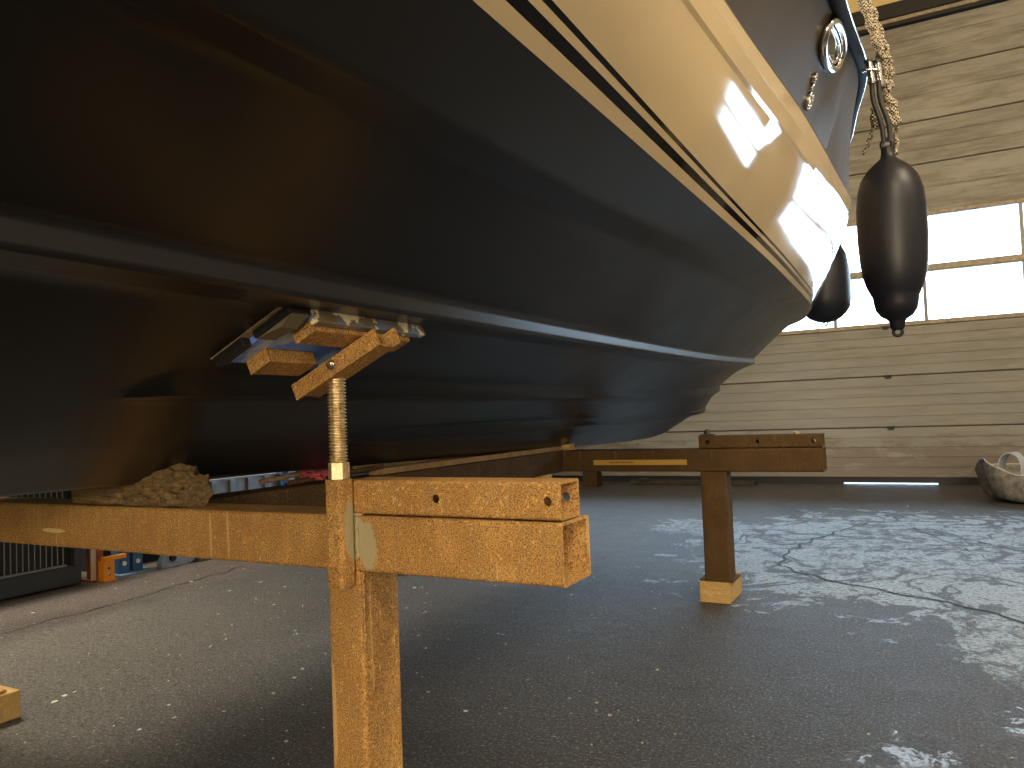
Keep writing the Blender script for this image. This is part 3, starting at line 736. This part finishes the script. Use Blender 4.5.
# transom and deck close the shell
mb = MB(); sec = [r[0] for r in bottom+[BD, GW]]
mb.bm.faces.new([mb.bm.verts.new((XK+p.x, p.y, p.z)) for p in sec]+[mb.bm.verts.new((XK-p.x, p.y, p.z)) for p in sec[::-1]])
mb.build('transom', mat['darkhull'], boat)
DK = [Vector((p.x*.965, p.y-.01, p.z-.01)) for p in GW]; DC = [Vector((0, p.y-.01, p.z+.03)) for p in GW]
skin('deck', [GW, DK, DC], mat['cream'])
def side_line(r, off, dz, sgn): return [Vector((XK+sgn*(p.x+off*min(1, p.x/.3)), p.y, p.z+dz)) for p in r[::2]]
for sg in (1, -1):
    o = MB().tube(side_line(GW, .008, -.004, sg), .021, 12).build('rub_rail', mat['matt_rubber'], boat, 60)
    MB().tube(side_line(GW, .029, -.002, sg), .0035, 8).build('steel_insert', mat['chrome'], o, 60)
    MB().tube(side_line(GW, -.03, .045, sg), .012, 10).build('toe_rail', mat['chrome'], boat, 60)
def spot(A, B, q, y):
    """point, along-hull tangent and outward normal on the starboard strip between two rails"""
    def at(k, yy):
        for i in range(len(k)-1):
            if k[i].y <= yy <= k[i+1].y:
                w = (yy-k[i].y)/(k[i+1].y-k[i].y); return k[i].lerp(k[i+1], w)
        return k[-1]
    def P(yy): p = at(A, yy).lerp(at(B, yy), q); return Vector((XK+p.x, p.y, p.z))
    p = P(y); ty = (P(y+.05)-P(y-.05)).normalized()
    b = at(B, y)-at(A, y); up = Vector((b.x, b.y, b.z)).normalized()
    n_ = ty.cross(up).normalized()
    if n_.x < 0: n_ = -n_
    up = n_.cross(ty).normalized()
    if up.z < 0: up = -up
    return p, ty, up, n_
def frame(p, ty, up, n_): return Matrix(((ty.x, up.x, n_.x, p.x), (ty.y, up.y, n_.y, p.y), (ty.z, up.z, n_.z, p.z), (0, 0, 0, 1)))
# oval porthole
PH = frame(*spot(UM2, GW, .50, 2.50))
def oval(mb, a, b, r, z, seg=48):
    pts = [Vector((a*math.copysign(abs(math.cos(q))**.8, math.cos(q)), b*math.copysign(abs(math.sin(q))**.8, math.sin(q)), z)) for q in [2*math.pi*k/seg for k in range(seg)]]
    mb.tube([PH@p for p in pts], r, 10, True); return mb
ph = MB(); oval(ph, .205, .050, .012, .010); ph = ph.build('porthole', mat['chrome'], boat, 60)
ph2 = MB(); oval(ph2, .175, .030, .006, .004); ph2.build('inner_rim', mat['chrome'], ph, 60)
mb = MB(); vs = [mb.bm.verts.new(PH@Vector((.175*math.cos(q), .030*math.sin(q), .004))) for q in [2*math.pi*k/40 for k in range(40)]]; mb.bm.faces.new(vs)
mb.build('pane', simple('smoked_glass', (.03, .03, .03, 1), .05), ph)
# chrome characters on the upper hull
def letters(txt, y, q, size):
    cu = bpy.data.curves.new('emblem', 'FONT'); cu.body = txt; cu.size = size; cu.extrude = .004; cu.bevel_depth = .0015; cu.align_x = 'CENTER'; cu.align_y = 'CENTER'
    to = bpy.data.objects.new('tmp', cu); COL.objects.link(to); bpy.context.view_layer.update()
    me = bpy.data.meshes.new_from_object(to.evaluated_get(bpy.context.evaluated_depsgraph_get())); bpy.data.objects.remove(to)
    p, ty, up, n_ = spot(UM1, UM2, q, y)
    me.transform(frame(p+n_*.006, ty, up, n_))
    return link('emblem', me, mat['chrome'], boat)
letters('9', 2.42, .62, .068); letters('09', 2.46, .24, .068)

# ------------------------------------------------------------------ fenders and their lines
def fender(loc, rad, ln, label, top, P=None):
    t = thing('fender', label, 'fender', loc)
    x, y, z = loc; k = ln/.655; r = rad/.125
    P = P or [(0, 0), (.018, 0), (.026, .008), (.028, .026), (.034, .036), (.058, .050), (.074, .072), (.080, .096), (.083, .118), (.090, .132), (.104, .160), (.116, .20), (.122, .25), (.127, .33), (.126, .43), (.120, .49), (.104, .54), (.078, .575), (.046, .600), (.028, .615), (.024, .632), (.024, .650), (.018, .655), (0, .655)]
    MB().lathe([(a*r, b*k) for a, b in P], 40, loc).build('body', mat['fender'], t, 40)
    mb = MB(); mb.tube([Vector((x+.014*math.cos(q), y, z-.008+.014*math.sin(q))) for q in [2*math.pi*i/16 for i in range(16)]], .006, 8, True); mb.build('lower_eye', mat['fender'], t, 60)
    mb = MB(); c = Vector((x, y, z+ln+.010)); mb.tube([c+Vector((.018*math.cos(q), 0, .018*math.sin(q))) for q in [2*math.pi*i/16 for i in range(16)]], .008, 8, True); mb.build('upper_eye', mat['fender'], t, 60)
    a = c+Vector((0, 0, .01)); b = Vector(top)
    mb = MB()
    for d in (-.010, .009):
        mb.tube([a+Vector((d, 0, 0))]+[a.lerp(b, i/8)+Vector((d*1.2+.006*math.sin(i*.8), 0, 0)) for i in range(1, 9)], .009, 8)
    mb.build('fender_line', mat['rope_black'], t, 60)
    return t
F1 = (-.084, 3.13, 1.160)
fender(F1, .116, .675, 'black cylindrical fender hanging full length from the rail, nearest the camera', (-.110, 3.108, 2.078))
F2 = (-.655, 6.20, 1.510)
fender(F2, .185, .72, 'black fender further forward, half hidden behind the bow curve', (-.74, 6.18, 2.61),
       [(0, 0), (.02, .001), (.045, .010), (.075, .030), (.100, .062), (.118, .10), (.125, .15), (.127, .25), (.124, .36), (.112, .46), (.085, .54), (.05, .59), (.026, .62), (.018, .655), (0, .655)])
# rail fitting: chrome clamp pair at the gunwale
t = thing('rail_clamp', 'pair of chrome clamps on the gunwale above the near black fender', 'clamp', (-.205, 3.08, 2.13))
for (p, q) in (((-.128, 3.10, 2.150), (-.120, 3.10, 2.070)), ((-.100, 3.12, 2.148), (-.094, 3.12, 2.062))):
    p, q = Vector(p), Vector(q)
    MB().cyl(p, q, .0125, seg=16).cyl(p.lerp(q, .25), p.lerp(q, .35), .0145, seg=16).cyl(p.lerp(q, .85), p.lerp(q, .95), .0145, seg=16).build('clamp', mat['chrome'], t, 40)
    MB().cyl(p+(p-q)*.14, p, .0145, seg=16).build('collar', mat['black_rubber'], t, 40)
MB().tube([(-.150, 3.09, 2.12), (-.128, 3.085, 2.12), (-.10, 3.10, 2.115), (-.094, 3.125, 2.11)], .005, 8).build('bridge', mat['chrome'], t, 60)

# flecked rope bundle along the gunwale and hanging by the fender
t = thing('flecked_rope', 'thick beige rope with black flecks draped over the gunwale beside the near fender', 'rope', (-.17, 3.1, 2.2))
def rp(pts, r, name='strand'):
    Q = []
    for i in range(len(pts)-1):
        for k in range(6): Q.append(Vector(pts[i]).lerp(Vector(pts[i+1]), k/6))
    Q.append(Vector(pts[-1])); Q = [q+Vector((.004*math.sin(i*1.1), .004*math.cos(i*1.3), 0)) for i, q in enumerate(Q)]
    MB().tube(Q, r, 10).build(name, mat['rope'], t, 60)
RP1 = [(-.190, 3.22, 2.68), (-.150, 3.22, 2.50), (-.125, 3.22, 2.403), (-.108, 3.22, 2.328), (-.091, 3.22, 2.253), (-.080, 3.22, 2.196), (-.075, 3.22, 2.148), (-.082, 3.22, 2.09)]
for k, (dx, dy) in enumerate(((0, 0), (.016, .02), (-.010, .03))):
    rp([(x+dx, y+dy, z) for x, y, z in RP1], .0115)
rp([(-.082, 3.23, 2.09), (-.071, 3.22, 2.039), (-.060, 3.22, 1.991), (-.045, 3.22, 1.949), (-.066, 3.215, 1.946), (-.084, 3.22, 1.996), (-.078, 3.24, 2.05)], .0145, 'knot')
rp([(-.060, 3.235, 2.04), (-.050, 3.235, 1.99), (-.058, 3.24, 1.955), (-.075, 3.24, 1.97)], .013, 'knot')
rp([(-.053, 3.24, 1.945), (-.056, 3.27, 1.90), (-.058, 3.28, 1.845)], .0075, 'loose_end')
rp([(-.130, 3.24, 2.03), (-.118, 3.24, 1.985), (-.113, 3.24, 1.956), (-.132, 3.24, 1.962), (-.125, 3.24, 2.01)], .0105, 'knot')
rp([(-.125, 3.24, 1.96), (-.140, 3.24, 1.925), (-.155, 3.24, 1.89), (-.170, 3.25, 1.86)], .007, 'loose_end')
MB().tube(side_line(GW, -.05, .46, 1), .0125, 10).build('guard_rail', mat['chrome'], boat, 60)
for yy in (1.2, 2.6, 4.0, 5.4):
    gx, gz = FN['gw'][0](yy), FN['gw'][1](yy)
    MB().cyl((XK+gx-.035, yy, gz-.01), (XK+gx-.05, yy, gz+.47), .0125, seg=12).build('stanchion', mat['chrome'], boat, 40)
